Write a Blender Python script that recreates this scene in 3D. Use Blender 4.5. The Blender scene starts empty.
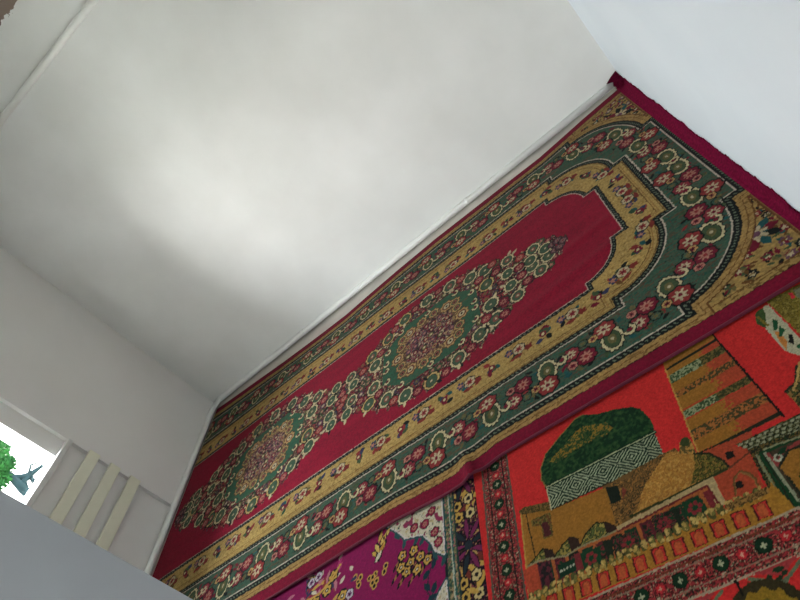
import bpy, bmesh, math, random
import numpy as np
from mathutils import Vector, Matrix

scene = bpy.context.scene
COL = scene.collection
rng = np.random.default_rng(7)
random.seed(7)
PI = math.pi


# ------------------------------------------------------------------ helpers
def lin(c):
    c = np.asarray(c, float) / 255.0
    return np.where(c <= 0.04045, c / 12.92, ((c + 0.055) / 1.055) ** 2.4)


def rgba(c):
    l = lin(c)
    return (float(l[0]), float(l[1]), float(l[2]), 1.0)


def tag(o, label=None, category=None, group=None, kind=None):
    if label: o['label'] = label
    if category: o['category'] = category
    if group: o['group'] = group
    if kind: o['kind'] = kind
    return o


def link(name, bm, material, parent=None, smooth=False):
    me = bpy.data.meshes.new(name)
    bmesh.ops.recalc_face_normals(bm, faces=bm.faces)
    bm.to_mesh(me); bm.free()
    if material: me.materials.append(material)
    if smooth:
        for p in me.polygons: p.use_smooth = True
    o = bpy.data.objects.new(name, me); COL.objects.link(o)
    if parent: o.parent = parent
    return o


def empty(name, loc):
    o = bpy.data.objects.new(name, None); COL.objects.link(o)
    o.location = loc; o.empty_display_size = 0.1
    return o


def add_box(bm, x0, x1, y0, y1, z0, z1, bevel=0.0):
    vs = [bm.verts.new((x, y, z)) for x in (x0, x1) for y in (y0, y1) for z in (z0, z1)]
    f = [(0, 1, 3, 2), (4, 6, 7, 5), (0, 4, 5, 1), (2, 3, 7, 6), (0, 2, 6, 4), (1, 5, 7, 3)]
    fs = [bm.faces.new([vs[i] for i in q]) for q in f]
    if bevel:
        es = list({e for q in fs for e in q.edges})
        bmesh.ops.bevel(bm, geom=es, offset=bevel, segments=2, affect='EDGES', profile=0.5)


def box(name, x0, x1, y0, y1, z0, z1, material, parent=None, bevel=0.0):
    bm = bmesh.new(); add_box(bm, x0, x1, y0, y1, z0, z1, bevel)
    return link(name, bm, material, parent)


def add_tube(bm, pts, radii, n=16, cap=True):
    pts = [Vector(p) for p in pts]
    if not hasattr(radii, '__len__'): radii = [radii] * len(pts)
    rings = []
    ref = Vector((0, 0, 1))
    for i, p in enumerate(pts):
        a = pts[max(i - 1, 0)]; b = pts[min(i + 1, len(pts) - 1)]
        t = (b - a).normalized()
        r = ref if abs(t.dot(ref)) < 0.95 else Vector((1, 0, 0))
        u = t.cross(r).normalized(); w = t.cross(u)
        rings.append([bm.verts.new(p + radii[i] * (math.cos(2 * PI * k / n) * u + math.sin(2 * PI * k / n) * w)) for k in range(n)])
    for a, b in zip(rings, rings[1:]):
        for k in range(n):
            bm.faces.new((a[k], a[(k + 1) % n], b[(k + 1) % n], b[k]))
    if cap:
        bm.faces.new(rings[0]); bm.faces.new(rings[-1][::-1])


# ---------------------------------------------------------------- materials
def new_mat(name):
    m = bpy.data.materials.new(name); m.use_nodes = True
    nt = m.node_tree
    return m, nt, nt.nodes['Principled BSDF']


def plaster(name, c0, c1, scale=2.2, bump=0.12, rough=0.85):
    m, nt, b = new_mat(name)
    geo = nt.nodes.new('ShaderNodeNewGeometry')
    n = nt.nodes.new('ShaderNodeTexNoise'); n.inputs['Scale'].default_value = scale; n.inputs['Detail'].default_value = 5
    r = nt.nodes.new('ShaderNodeValToRGB')
    r.color_ramp.elements[0].position = 0.35; r.color_ramp.elements[1].position = 0.68
    r.color_ramp.elements[0].color = rgba(c0); r.color_ramp.elements[1].color = rgba(c1)
    nt.links.new(geo.outputs['Position'], n.inputs['Vector'])
    nt.links.new(n.outputs['Fac'], r.inputs['Fac'])
    nt.links.new(r.outputs['Color'], b.inputs['Base Color'])
    n2 = nt.nodes.new('ShaderNodeTexNoise'); n2.inputs['Scale'].default_value = 5; n2.inputs['Detail'].default_value = 4
    bp = nt.nodes.new('ShaderNodeBump'); bp.inputs['Strength'].default_value = bump; bp.inputs['Distance'].default_value = 0.03
    nt.links.new(geo.outputs['Position'], n2.inputs['Vector'])
    nt.links.new(n2.outputs['Fac'], bp.inputs['Height'])
    nt.links.new(bp.outputs['Normal'], b.inputs['Normal'])
    b.inputs['Roughness'].default_value = rough
    b.inputs['Specular IOR Level'].default_value = 0.25
    return m


def paint(name, c, rough=0.5, var=0.06):
    m, nt, b = new_mat(name)
    geo = nt.nodes.new('ShaderNodeNewGeometry')
    n = nt.nodes.new('ShaderNodeTexNoise'); n.inputs['Scale'].default_value = 14; n.inputs['Detail'].default_value = 3
    mx = nt.nodes.new('ShaderNodeMix'); mx.data_type = 'RGBA'
    c = np.array(c, float)
    mx.inputs[6].default_value = rgba(np.clip(c * (1 - var), 0, 255)); mx.inputs[7].default_value = rgba(np.clip(c * (1 + var), 0, 255))
    nt.links.new(geo.outputs['Position'], n.inputs['Vector'])
    nt.links.new(n.outputs['Fac'], mx.inputs[0]); nt.links.new(mx.outputs[2], b.inputs['Base Color'])
    b.inputs['Roughness'].default_value = rough
    return m


def carpet(name):
    """woven pile: the knot colours of the mesh, broken up by a fine procedural yarn noise"""
    m, nt, b = new_mat(name)
    at = nt.nodes.new('ShaderNodeAttribute'); at.attribute_name = 'knots'
    geo = nt.nodes.new('ShaderNodeNewGeometry')
    n = nt.nodes.new('ShaderNodeTexNoise'); n.inputs['Scale'].default_value = 420; n.inputs['Detail'].default_value = 2
    mr = nt.nodes.new('ShaderNodeMapRange')
    mr.inputs['To Min'].default_value = 0.75; mr.inputs['To Max'].default_value = 1.25
    hs = nt.nodes.new('ShaderNodeHueSaturation')
    nt.links.new(geo.outputs['Position'], n.inputs['Vector'])
    nt.links.new(n.outputs['Fac'], mr.inputs['Value']); nt.links.new(mr.outputs['Result'], hs.inputs['Value'])
    nt.links.new(at.outputs['Color'], hs.inputs['Color']); nt.links.new(hs.outputs['Color'], b.inputs['Base Color'])
    bp = nt.nodes.new('ShaderNodeBump'); bp.inputs['Strength'].default_value = 0.35; bp.inputs['Distance'].default_value = 0.003
    nt.links.new(n.outputs['Fac'], bp.inputs['Height']); nt.links.new(bp.outputs['Normal'], b.inputs['Normal'])
    b.inputs['Roughness'].default_value = 0.95
    b.inputs['Specular IOR Level'].default_value = 0.03
    b.inputs['Sheen Weight'].default_value = 0.04
    b.inputs['Sheen Roughness'].default_value = 0.5
    return m


# ------------------------------------------------- weaving the carpet patterns
def smooth_noise(h, w, cy, cx):
    gh, gw = int(h / cy) + 3, int(w / cx) + 3
    g = rng.random((gh, gw))
    yy = np.arange(h) / cy; xx = np.arange(w) / cx
    y0 = yy.astype(int); x0 = xx.astype(int)
    fy = (yy - y0)[:, None]; fx = (xx - x0)[None, :]
    a = g[y0][:, x0]; b = g[y0][:, x0 + 1]; c = g[y0 + 1][:, x0]; d = g[y0 + 1][:, x0 + 1]
    return a * (1 - fy) * (1 - fx) + b * (1 - fy) * fx + c * fy * (1 - fx) + d * fy * fx


class Weave:
    """a grid of knots in metres; every method ties one motif into it"""
    def __init__(self, x0, x1, y0, y1, res, jit=0.0022):
        self.x0, self.y0, self.res = x0, y0, res
        self.W = int(round((x1 - x0) / res)) + 1; self.H = int(round((y1 - y0) / res)) + 1
        self.gx = x0 + np.arange(self.W) * res; self.gy = y0 + np.arange(self.H) * res
        X, Y = np.meshgrid(self.gx, self.gy)
        self.X = X + (smooth_noise(self.H, self.W, 2, 2) - .5) * 2 * jit
        self.Y = Y + (smooth_noise(self.H, self.W, 2, 2) - .5) * 2 * jit
        self.c = np.zeros((self.H, self.W, 3))

    def win(self, x0, x1, y0, y1, pad=0.006):
        i0 = max(int((y0 - pad - self.y0) / self.res), 0); i1 = min(int((y1 + pad - self.y0) / self.res) + 2, self.H)
        j0 = max(int((x0 - pad - self.x0) / self.res), 0); j1 = min(int((x1 + pad - self.x0) / self.res) + 2, self.W)
        if i1 <= i0 or j1 <= j0: return None
        return slice(i0, i1), slice(j0, j1)

    def fill(self, mask, col):
        self.c[mask] = col

    def polar(self, cx, cy, r):
        s = self.win(cx - r, cx + r, cy - r, cy + r)
        if s is None: return None
        dx = self.X[s] - cx; dy = self.Y[s] - cy
        return s, dx, dy

    def ell(self, cx, cy, a, b, col, rot=0.0, inner=0.0, scallop=0, depth=0.15, a0=None, a1=None):
        q = self.polar(cx, cy, max(a, b) * 1.1)
        if q is None: return
        s, dx, dy = q
        cr, sr = math.cos(rot), math.sin(rot)
        u = (dx * cr + dy * sr) / a; v = (-dx * sr + dy * cr) / b
        r = np.hypot(u, v); th = np.arctan2(v, u)
        lim = 1.0
        if scallop: lim = 1 - depth * (0.5 + 0.5 * np.cos(scallop * th))
        m = (r < lim) & (r >= inner)
        if a0 is not None: m &= (th > a0) & (th < a1)
        self.c[s][m] = col

    def star(self, cx, cy, r, n, col, rot=0.0, sharp=0.6):
        q = self.polar(cx, cy, r)
        if q is None: return
        s, dx, dy = q
        th = np.arctan2(dy, dx) - rot; rr = np.hypot(dx, dy) / r
        m = rr < (1 - sharp) + sharp * np.abs(np.cos(n * th / 2)) ** 1.5
        self.c[s][m] = col

    def poly(self, pts, col, where=None):
        P = np.array(pts, float)
        s = self.win(P[:, 0].min(), P[:, 0].max(), P[:, 1].min(), P[:, 1].max())
        if s is None: return None
        x, y = self.X[s], self.Y[s]
        ins = np.zeros(x.shape, bool)
        for (xa, ya), (xb, yb) in zip(P, np.roll(P, -1, 0)):
            if ya == yb: continue
            c = (ya > y) != (yb > y)
            ins ^= c & (x < (xb - xa) * (y - ya) / (yb - ya) + xa)
        if where is not None: ins &= where(x, y)
        self.c[s][ins] = col
        return s, ins

    def speck(self, pts, cols, cell=2, cellx=None, probs=None):
        """polygon filled with a random speckle of colours"""
        q = self.poly(pts, (0, 0, 0))
        if q is None: return
        s, ins = q
        n = smooth_noise(*ins.shape, cell, cellx or cell)
        k = np.argsort(np.argsort(n[ins])) / max(ins.sum(), 1)
        pr = np.cumsum(probs if probs else [1 / len(cols)] * len(cols))
        idx = np.clip(np.searchsorted(pr, k), 0, len(cols) - 1)
        self.c[s][ins] = np.array(cols, float)[idx]

    def line(self, pts, w, col):
        for (xa, ya), (xb, yb) in zip(pts, pts[1:]):
            s = self.win(min(xa, xb) - w, max(xa, xb) + w, min(ya, yb) - w, max(ya, yb) + w)
            if s is None: continue
            dx, dy = xb - xa, yb - ya; L2 = dx * dx + dy * dy + 1e-12
            t = np.clip(((self.X[s] - xa) * dx + (self.Y[s] - ya) * dy) / L2, 0, 1)
            d = np.hypot(self.X[s] - xa - t * dx, self.Y[s] - ya - t * dy)
            self.c[s][d < w / 2] = col

    def leaf(self, cx, cy, L, w, rot, col):
        q = self.polar(cx, cy, L)
        if q is None: return
        s, dx, dy = q
        u = dx * math.cos(rot) + dy * math.sin(rot); v = -dx * math.sin(rot) + dy * math.cos(rot)
        m = (np.abs(u) < L / 2) & (np.abs(v) < w / 2 * (1 - (2 * u / L) ** 2))
        self.c[s][m] = col

    def mottle(self, amt, cell):
        n = (smooth_noise(self.H, self.W, cell, cell) - .5) * 2 * amt
        self.c *= (1 + n)[..., None]

    def mesh(self, name, material, zfun, warp=None, thick=0.008, parent=None, dye=0.58):
        X, Y = np.meshgrid(self.gx, self.gy)
        if warp: X, Y = warp(X, Y)
        Z = zfun(X, Y)
        H, W = self.H, self.W
        top = np.stack([X, Y, Z], -1).reshape(-1, 3)
        idx = np.arange(H * W).reshape(H, W)
        rim = np.concatenate([idx[0, :], idx[1:, -1], idx[-1, -2::-1], idx[-2:0:-1, 0]])
        low = top[rim].copy(); low[:, 2] -= thick
        n = len(rim); lo = H * W + np.arange(n)
        quads = np.stack([idx[:-1, :-1], idx[:-1, 1:], idx[1:, 1:], idx[1:, :-1]], -1).reshape(-1, 4)
        sk = np.stack([rim, lo, np.roll(lo, -1), np.roll(rim, -1)], -1)
        F = np.concatenate([quads, sk]).astype(np.int32)
        V = np.concatenate([top, low])
        me = bpy.data.meshes.new(name)
        me.vertices.add(len(V)); me.vertices.foreach_set('co', V.astype(np.float32).ravel())
        me.loops.add(F.size); me.loops.foreach_set('vertex_index', F.ravel())
        me.polygons.add(len(F)); me.polygons.foreach_set('loop_start', np.arange(0, F.size, 4, dtype=np.int32))
        me.update(calc_edges=True)
        me.polygons.foreach_set('use_smooth', np.ones(len(F), bool))
        colr = np.clip(self.c, 0, 255).reshape(-1, 3)
        colr = np.concatenate([colr, colr[rim]])
        ca = me.color_attributes.new('knots', 'FLOAT_COLOR', 'POINT')
        out = np.ones((len(V), 4), np.float32); out[:, :3] = lin(colr) * dye
        ca.data.foreach_set('color', out.ravel())
        me.materials.append(material)
        me.validate()
        o = bpy.data.objects.new(name, me); COL.objects.link(o)
        if parent: o.parent = parent
        return o


def sstep(a, b, x):
    t = np.clip((x - a) / (b - a), 0, 1)
    return t * t * (3 - 2 * t)


# ------------------------------------------------------------- runner pattern
RED = (150, 22, 48); GREEN = (66, 96, 76); GOLD = (176, 144, 82); CREAM = (216, 200, 152)
DARK = (26, 30, 28); WINE = (122, 26, 46); ROSE = (150, 52, 50); OLIVE = (112, 104, 60)
MAROON = (132, 16, 46); BROWN = (112, 74, 36); PALE = (200, 184, 146); TEAL = (36, 92, 92)
PLUM = (112, 72, 92); BLUE = (56, 62, 96); MOSS = (70, 90, 58); PINK = (188, 128, 108)


def rosette(w, x, y, r, col, mid=PALE, heart=WINE, n=6, rot=0.0):
    w.ell(x, y, r * 1.16, r * 1.16, DARK, scallop=n, depth=.12, rot=rot)
    w.ell(x, y, r, r, col, scallop=n, depth=.14, rot=rot)
    w.star(x, y, r * .66, n, mid, rot, .55)
    w.ell(x, y, r * .2, r * .2, heart)


def oval_flower(w, x, y, a, b, ring=CREAM, inn=MOSS, heart=OLIVE, n=14):
    w.ell(x, y, a * 1.1, b * 1.1, DARK, scallop=n, depth=.1)
    w.ell(x, y, a, b, ring, scallop=n, depth=.11)
    w.ell(x, y, a * .74, b * .76, DARK)
    w.ell(x, y, a * .68, b * .7, inn)
    w.ell(x, y, a * .36, b * .38, heart)
    w.ell(x, y, a * .14, b * .14, PALE)


def curl(w, x, y, r, col, a0, a1):
    w.ell(x, y, r * 1.12, r * 1.12, DARK, inner=.38, a0=a0, a1=a1)
    w.ell(x, y, r, r, col, inner=.5, scallop=9, depth=.14, a0=a0, a1=a1)
    w.ell(x, y, r * .34, r * .34, WINE)


def weave_runner():
    w = Weave(-3.384, 0.392, -1.085, 1.085, 0.0036)
    X, V = w.X, np.abs(w.Y)
    H, W = w.H, w.W

    def shape(p, d):
        xs, h, ve, rx, ry, xe = p
        e = (((X - xs) / (rx + d)) ** 2 + (np.maximum(V - ve, 0) / (ry + d)) ** 2 < 1) & (X < xs + rx + d)
        return ((X < xs + d) & (V < h + d)) | ((X >= xs + d) & e) | ((X < xe + d) & (V < ve + d))
    G1 = (-.305, .472, .235, .185, .19, -.055)
    G2 = (-.205, .714, .345, .30, .31, .165)
    G3 = (-.055, .94, .475, .345, .41, .355)
    s = X - w.Y * np.sign(w.Y)

    def guard(p, d0, d1, white):
        band = shape(p, d1) & ~shape(p, d0)
        w.fill(band, DARK)
        mid = (d0 + d1) / 2; t = (d1 - d0) * .17
        core = shape(p, mid + t) & ~shape(p, mid - t) & ((s / .022) % 1 < .38)
        w.fill(core, (112, 126, 104))
        wl = shape(p, white + .0035) & ~shape(p, white - .0035)
        w.fill(wl, (206, 190, 170))

    # ground of the outer field: gold, plain maroon selvedge
    w.c[:] = GOLD
    fine = smooth_noise(H, W, 1.5, 2.5)
    w.c *= (0.86 + .28 * fine)[..., None]
    n0 = smooth_noise(H, W, 1.3, 1.3)
    zig = (np.abs(((X / .02) % 1) - .5) * .018 + .985 + .01)
    corner = (V > .9) | (X > -.055)
    out3 = corner & ~shape(G3, .085)
    # corner flowers
    pts = [(.03, .94), (.1, .93), (.165, .91), (.215, .86), (.27, .82), (.26, .92), (.33, .78), (.33, .9), (.335, .68), (.34, .6), (.19, .955), (.31, .97), (.355, .56), (-.0, .965), (.36, .84), (.36, .72), (.29, .74), (.36, .95)]
    for px, pv in pts:
        for sg in (-1, 1):
            for _ in range(4):
                w.leaf(px + rng.normal(0, .018), sg * pv + rng.normal(0, .018), .04, .016, rng.uniform(0, PI), [TEAL, DARK, WINE, MOSS, OLIVE, BROWN][rng.integers(6)])
            w.ell(px, sg * pv, .024, .022, [ROSE, DARK, WINE, PLUM][rng.integers(4)], scallop=6, depth=.3)
            w.star(px, sg * pv, .013, 5, PALE, rng.uniform(0, 1))
    for _ in range(420):
        px, pv = rng.uniform(-.04, .37), rng.uniform(.5, .97)
        if (max(px + .055, 0) / .43) ** 2 + (max(pv - .475, 0) / .495) ** 2 < 1.04: continue
        sg = rng.choice((-1, 1))
        w.leaf(px, sg * pv, .028, .011, rng.uniform(0, PI), [MOSS, DARK, WINE, OLIVE, BROWN, (150, 120, 76)][rng.integers(6)])
    for sg in (-1, 1):
        x, y = .285, sg * .79
        for k in range(9):
            a = k * 2 * PI / 9
            w.leaf(x + .055 * math.cos(a), y + .055 * math.sin(a), .06, .034, a, [WINE, TEAL, DARK][k % 3])
        w.star(x, y, .045, 7, PALE); w.ell(x, y, .016, .016, PLUM)
    # stripes outside the corner field
    edge = (V > .985) | (X > .375)
    w.fill((V > .985) & (V < .99), BROWN)
    w.fill((V > .99) & (V < 1.02), GOLD)
    tex = smooth_noise(H, W, 1.2, 3.5)
    w.fill((V > .99) & (V < 1.02) & (tex > .62), (120, 92, 44))
    w.fill((X > .372) & (V < 1.02), (150, 104, 66))
    w.fill((X > .370) & (X < .376) & (V < 1.0), BROWN)
    w.fill((X > .386) & (V < 1.02), (96, 60, 44))
    # gold stripe hugging the green border
    m = shape(G3, .082) & ~shape(G3, .035)
    w.fill(m, (180, 144, 84)); w.fill(m & (tex > .66), (146, 112, 58))
    w.fill(shape(G3, .086) & ~shape(G3, .08), BROWN)
    w.fill(shape(G3, .062) & ~shape(G3, .058), (120, 84, 40))
    w.fill(V > 1.02, MAROON)
    w.fill((V > 1.02) & (V < 1.024), (70, 20, 30))
    guard(G3, .006, .038, .003)
    # green border
    gm = shape(G3, 0) & ~shape(G2, 0)
    w.fill(gm, GREEN)
    streak = smooth_noise(H, W, 1.6, 9)
    w.fill(gm & (streak > .7), (92, 84, 62)); w.fill(gm & (streak < .24), (40, 92, 76)); w.fill(gm & (n0 > .84), (104, 66, 54)); w.fill(gm & (n0 < .12), (36, 62, 52))
    guard(G2, -.034, -.006, -.003)
    # gold floral border
    m = shape(G2, -.034)
    w.fill(m, (190, 158, 92)); w.fill(m & (fine > .7), (158, 126, 66)); w.fill(m & (n0 > .86), (210, 180, 116))
    w.fill(shape(G2, -.066) & ~shape(G2, -.071), (124, 88, 42))
    w.fill(shape(G2, -.036) & ~shape(G2, -.041), (120, 86, 40))
    w.fill(shape(G2, -.055) & ~shape(G2, -.06), (164, 122, 66))
    guard(G1, .004, .026, .001)
    # field
    fm = shape(G1, 0)
    w.fill(fm, RED)

    # flowers along the green border
    def along(path, step, start=0.0):
        P = np.array(path); d = np.hypot(*np.diff(P, axis=0).T); L = np.r_[0, np.cumsum(d)]
        out = []; t = start
        while t < L[-1]:
            x = np.interp(t, L, P[:, 0]); v = np.interp(t, L, P[:, 1])
            x2 = np.interp(t + .02, L, P[:, 0]); v2 = np.interp(t + .02, L, P[:, 1])
            out.append((x, v, math.atan2(v2 - v, x2 - x))); t += step
        return out
    gpath = [(.262, 0), (.262, .3), (.245, .43), (.205, .56), (.13, .68), (.02, .77), (-.12, .822), (-.25, .828), (-3.5, .828)]
    opath = [(.045, 0), (.045, .2), (.02, .33), (-.04, .43), (-.13, .51), (-.25, .563), (-3.5, .563)]
    for sg in (-1, 1):
        for i, (x, v, a) in enumerate(along(gpath, .139, .07)):
            nx, nv = -math.sin(a), math.cos(a); tx, tv = math.cos(a), math.sin(a)
            def at(t, n): return x + t * tx + n * nx, sg * (v + t * tv + n * nv)
            if i % 2 == 0:
                f = 1 if (i // 2) % 2 else -1
                for _ in range(13):
                    px, pv = at(rng.uniform(-.08, .08), rng.uniform(-.085, .085))
                    w.leaf(px, pv, .04, .018, rng.uniform(0, PI), [DARK, MOSS, WINE, TEAL][rng.integers(4)])
                px, pv = at(0, .022 * f); oval_flower(w, px, pv, .047, .07)
                px, pv = at(.014, -.056 * f); rosette(w, px, pv, .048, ROSE, PALE, WINE, 7)
                px, pv = at(-.068, .03 * f); curl(w, px, pv, .028, CREAM, -PI, 1.2)
                px, pv = at(.066, -.04 * f); rosette(w, px, pv, .021, (196, 158, 96), WINE, DARK, 6)
            else:
                f = 1 if (i // 2) % 2 else -1
                for _ in range(12):
                    px, pv = at(rng.uniform(-.06, .06), rng.uniform(-.085, .085))
                    w.leaf(px, pv, .035, .016, rng.uniform(0, PI), [DARK, MOSS, ROSE, OLIVE][rng.integers(4)])
                px, pv = at(-.025, .03 * f); rosette(w, px, pv, .044, WINE, PINK, ROSE, 8)
                px, pv = at(.03, -.03 * f); rosette(w, px, pv, .04, (142, 46, 56), PALE, WINE, 8)
                px, pv = at(.036, .038 * f); rosette(w, px, pv, .022, PINK, WINE, DARK, 6)
                px, pv = at(-.03, -.05 * f); w.ell(px, pv, .026, .026, DARK, inner=.72, scallop=7); w.star(px, pv, .014, 6, OLIVE)
        for i, (x, v, a) in enumerate(along(opath, .135, .05)):
            tx, tv = math.cos(a), math.sin(a); nx, nv = -tv, tx
            def at(t, n): return x + t * tx + n * nx, sg * (v + t * tv + n * nv)
            if i % 2 == 0:
                for k in range(9):
                    px, pv = at(rng.uniform(-.05, .05), rng.uniform(-.036, .036))
                    w.leaf(px, pv, .042, .022, rng.uniform(0, PI), [(140, 48, 42), BLUE, TEAL, DARK, MOSS, ROSE, (44, 66, 44), OLIVE, BROWN][k])
                px, pv = at(-.004, .006); w.ell(px, pv, .036, .036, BROWN, scallop=6, depth=.2); rosette(w, px, pv, .031, PALE, ROSE, WINE, 6)
                px, pv = at(.048, .016); w.ell(px, pv, .022, .026, BLUE, scallop=5, depth=.3); w.star(px, pv, .015, 5, PINK)
                px, pv = at(-.048, -.016); w.ell(px, pv, .024, .02, (134, 46, 40), scallop=5, depth=.3)
                px, pv = at(.01, -.034); w.leaf(px, pv, .06, .022, a * sg, (138, 52, 42))
            else:
                for k in range(7):
                    px, pv = at(rng.uniform(-.032, .032), rng.uniform(-.034, .034))
                    w.leaf(px, pv, .044, .026, rng.uniform(0, PI), [TEAL, DARK, (52, 84, 56), ROSE, BLUE, WINE, MOSS][k])
                px, pv = at(.008, 0); w.ell(px, pv, .02, .02, WINE, scallop=5, depth=.2); w.ell(px, pv, .008, .008, CREAM)

    # chain of medallions, mirrored about the middle of the runner
    mid, c0 = -1.82, .66
    wid_u = [-.66, -.55, -.45, -.35, -.2, 0, .2, .35, .45, .55, .60, .63, .72, .78, .81, .84, .87, .90, .93]
    wid_v = [.19, .19, .26, .33, .40, .42, .40, .36, .29, .23, .18, .15, .165, .14, .10, .085, .05, .03, 0]
    um = np.abs(X - mid) - c0
    wd = np.interp(um, wid_u, wid_v, right=-1)
    scal = .018 * np.cos(X * 2 * PI / .085) + .012 * np.cos(X * 2 * PI / .037 + 1)
    tot = fm & (um < .88) & (V < wd + np.where(wd > .05, scal, 0) - .012)
    n1 = smooth_noise(H, W, 3.2, 3.2); n2 = smooth_noise(H, W, 2.2, 2.2)
    w.fill(tot, (66, 44, 44))
    for lo, hi, cc in ((0, .2, DARK), (.2, .34, (96, 40, 50)), (.34, .46, WINE), (.46, .54, MOSS), (.54, .62, ROSE), (.62, .7, (56, 74, 62)), (.7, .78, PLUM), (.78, 1, (148, 116, 84))):
        w.fill(tot & (n1 >= lo) & (n1 < hi), cc)
    w.fill(tot & (n2 > .76), PALE); w.fill(tot & (n2 < .16), DARK)

    def four(fn, u, v):
        for sx in (-1, 1):
            for sy in (-1, 1):
                if v == 0 and sy < 0: continue
                fn(mid + sx * (c0 + u), sy * v)
    # loose small blossoms
    for u in np.arange(-.66, .85, .052):
        lim = np.interp(u, wid_u, wid_v) - .02
        for v in np.arange(.02, max(lim, .03), .056):
            uu, vv = u + rng.uniform(-.016, .016), v + rng.uniform(-.014, .014)
            k = rng.integers(7)
            cc = [WINE, ROSE, (150, 46, 58), PLUM, MOSS, OLIVE, (70, 60, 80)][k]
            r = rng.uniform(.017, .027)
            four(lambda x, y: (w.ell(x, y, r * 1.15, r * 1.15, DARK, scallop=6), w.ell(x, y, r, r, cc, scallop=6, depth=.2), w.star(x, y, r * .6, 5, [PALE, PINK, CREAM, OLIVE][(k + 1) % 4], .3)), uu, vv)
    # green lozenge with its ring of gold blossoms
    a, b = X - mid, w.Y
    ug = np.abs(a) - c0
    hexa = (np.abs(ug) < .335) & (V < .265) & (np.abs(ug) / .335 + V / .265 < 1.5)
    w.fill(hexa, (58, 98, 74)); w.fill(hexa & (streak < .25), (52, 108, 80)); w.fill(hexa & (streak > .8), (84, 92, 66))
    ring = (np.abs(ug) < .215) & (V < .185) & (np.abs(ug) / .215 + V / .185 < 1.55)
    w.fill(ring, (120, 88, 62)); w.fill(ring & (n1 > .6), (176, 142, 92)); w.fill(ring & (n1 < .3), (70, 50, 46))
    ringi = (np.abs(ug) < .165) & (V < .14) & (np.abs(ug) / .165 + V / .14 < 1.6)
    for lo, hi, cc in ((0, .26, (74, 52, 56)), (.26, .4, DARK), (.4, .52, (140, 96, 96)), (.52, .64, (142, 56, 62)), (.64, .76, (104, 96, 100)), (.76, 1, (178, 146, 104))):
        w.fill(ringi & (n1 >= lo) & (n1 < hi), cc)
    w.fill(ringi & (n2 > .78), PALE); w.fill(ringi & (n2 < .2), (120, 32, 46))
    gold = (196, 158, 102)
    for u, v, big in ((-.225, 0, 1), (.225, 0, 1), (-.2, .085, 0), (.2, .085, 0), (-.135, .165, 1), (.135, .165, 1), (-.045, .19, 0), (.045, .19, 0), (-.19, .15, 0), (.19, .15, 0)):
        r = .045 if big else .036
        for sx in (-1, 1):
            for sy in ((-1, 1) if v else (1,)):
                x, y = mid + sx * (c0 + u), sy * v
                w.ell(x, y, r * 1.15, r * 1.15, (92, 66, 44), scallop=8)
                w.ell(x, y, r, r, gold, scallop=8, depth=.2)
                w.ell(x, y, r * .66, r * .66, (112, 62, 48) if big else (74, 92, 62)); w.ell(x, y, r * .44, r * .44, PALE if big else (150, 84, 70)); w.ell(x, y, r * .18, r * .18, DARK)
    for u in np.arange(-.14, .15, .056):
        for v in np.arange(-.11, .12, .055):
            if abs(u) / .19 + abs(v) / .16 > 1.3: continue
            k = rng.integers(5); uu, vv = u + rng.uniform(-.014, .014), v + rng.uniform(-.014, .014)
            for sx in (-1, 1):
                x, y = mid + sx * (c0 + uu), vv
                w.ell(x, y, .022, .022, DARK, scallop=6, depth=.2); w.ell(x, y, .018, .018, [ROSE, PLUM, (176, 140, 96), WINE, OLIVE][k], scallop=6, depth=.2); w.star(x, y, .011, 5, [PALE, PINK, WINE, PALE, CREAM][k])
    for u, v in ((0, .235), (-.2, .235), (.2, .235), (-.3, .13), (.3, .13), (-.31, .03), (.31, .03)):
        four(lambda x, y: curl(w, x, y, .024, CREAM, -PI, 1.6), u, v)
    # big green-hearted blossoms round the outline
    for u, v in ((0, .37), (-.17, .345), (.17, .345), (-.30, .27), (.31, .275), (-.40, .10), (.40, .10), (.41, .24), (-.43, .21), (.53, .06), (.55, .18), (-.57, .07), (-.60, .16), (.70, .11), (.665, .03), (.76, .04)):
        big = .052 if abs(u) < .5 else .044
        four(lambda x, y: oval_flower(w, x, y, big, big * 1.12, CREAM if rng.random() < .8 else (206, 176, 110), (70, 96, 72), [(96, 100, 70), (134, 84, 70), (70, 96, 72)][rng.integers(3)], [9, 11, 13][rng.integers(3)]), u, v)
        for _ in range(2 if u < .7 else 0):
            a_ = rng.uniform(0, 2 * PI); four(lambda x, y: w.leaf(x + .06 * math.cos(a_), y + .06 * math.sin(a_), .045, .02, a_, [CREAM, DARK, PALE][rng.integers(3)]), u, v)
    for u, v in ((.09, .38), (-.09, .375), (.25, .33), (-.25, .32), (.36, .19), (-.36, .18), (.47, .15), (-.5, .13), (.62, .12), (.46, .25), (.6, .04), (-.66, .05), (-.64, .0)):
        four(lambda x, y: rosette(w, x, y, .033, [WINE, ROSE, (150, 46, 58)][rng.integers(3)], PINK, WINE, 7), u, v)
    for u in (.80, .83, .855):
        four(lambda x, y: rosette(w, x, y, .026, (96, 62, 70), (150, 120, 110), WINE, 6), u, .0 if u > .85 else .03)
    # worn and trodden pile
    wear = smooth_noise(H, W, 10, 46)
    w.fill(fm & ~tot & (fine > .93), (120, 22, 44))
    w.c *= (0.95 + .10 * wear)[..., None]
    w.mottle(.12, 1.5)
    return w


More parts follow.
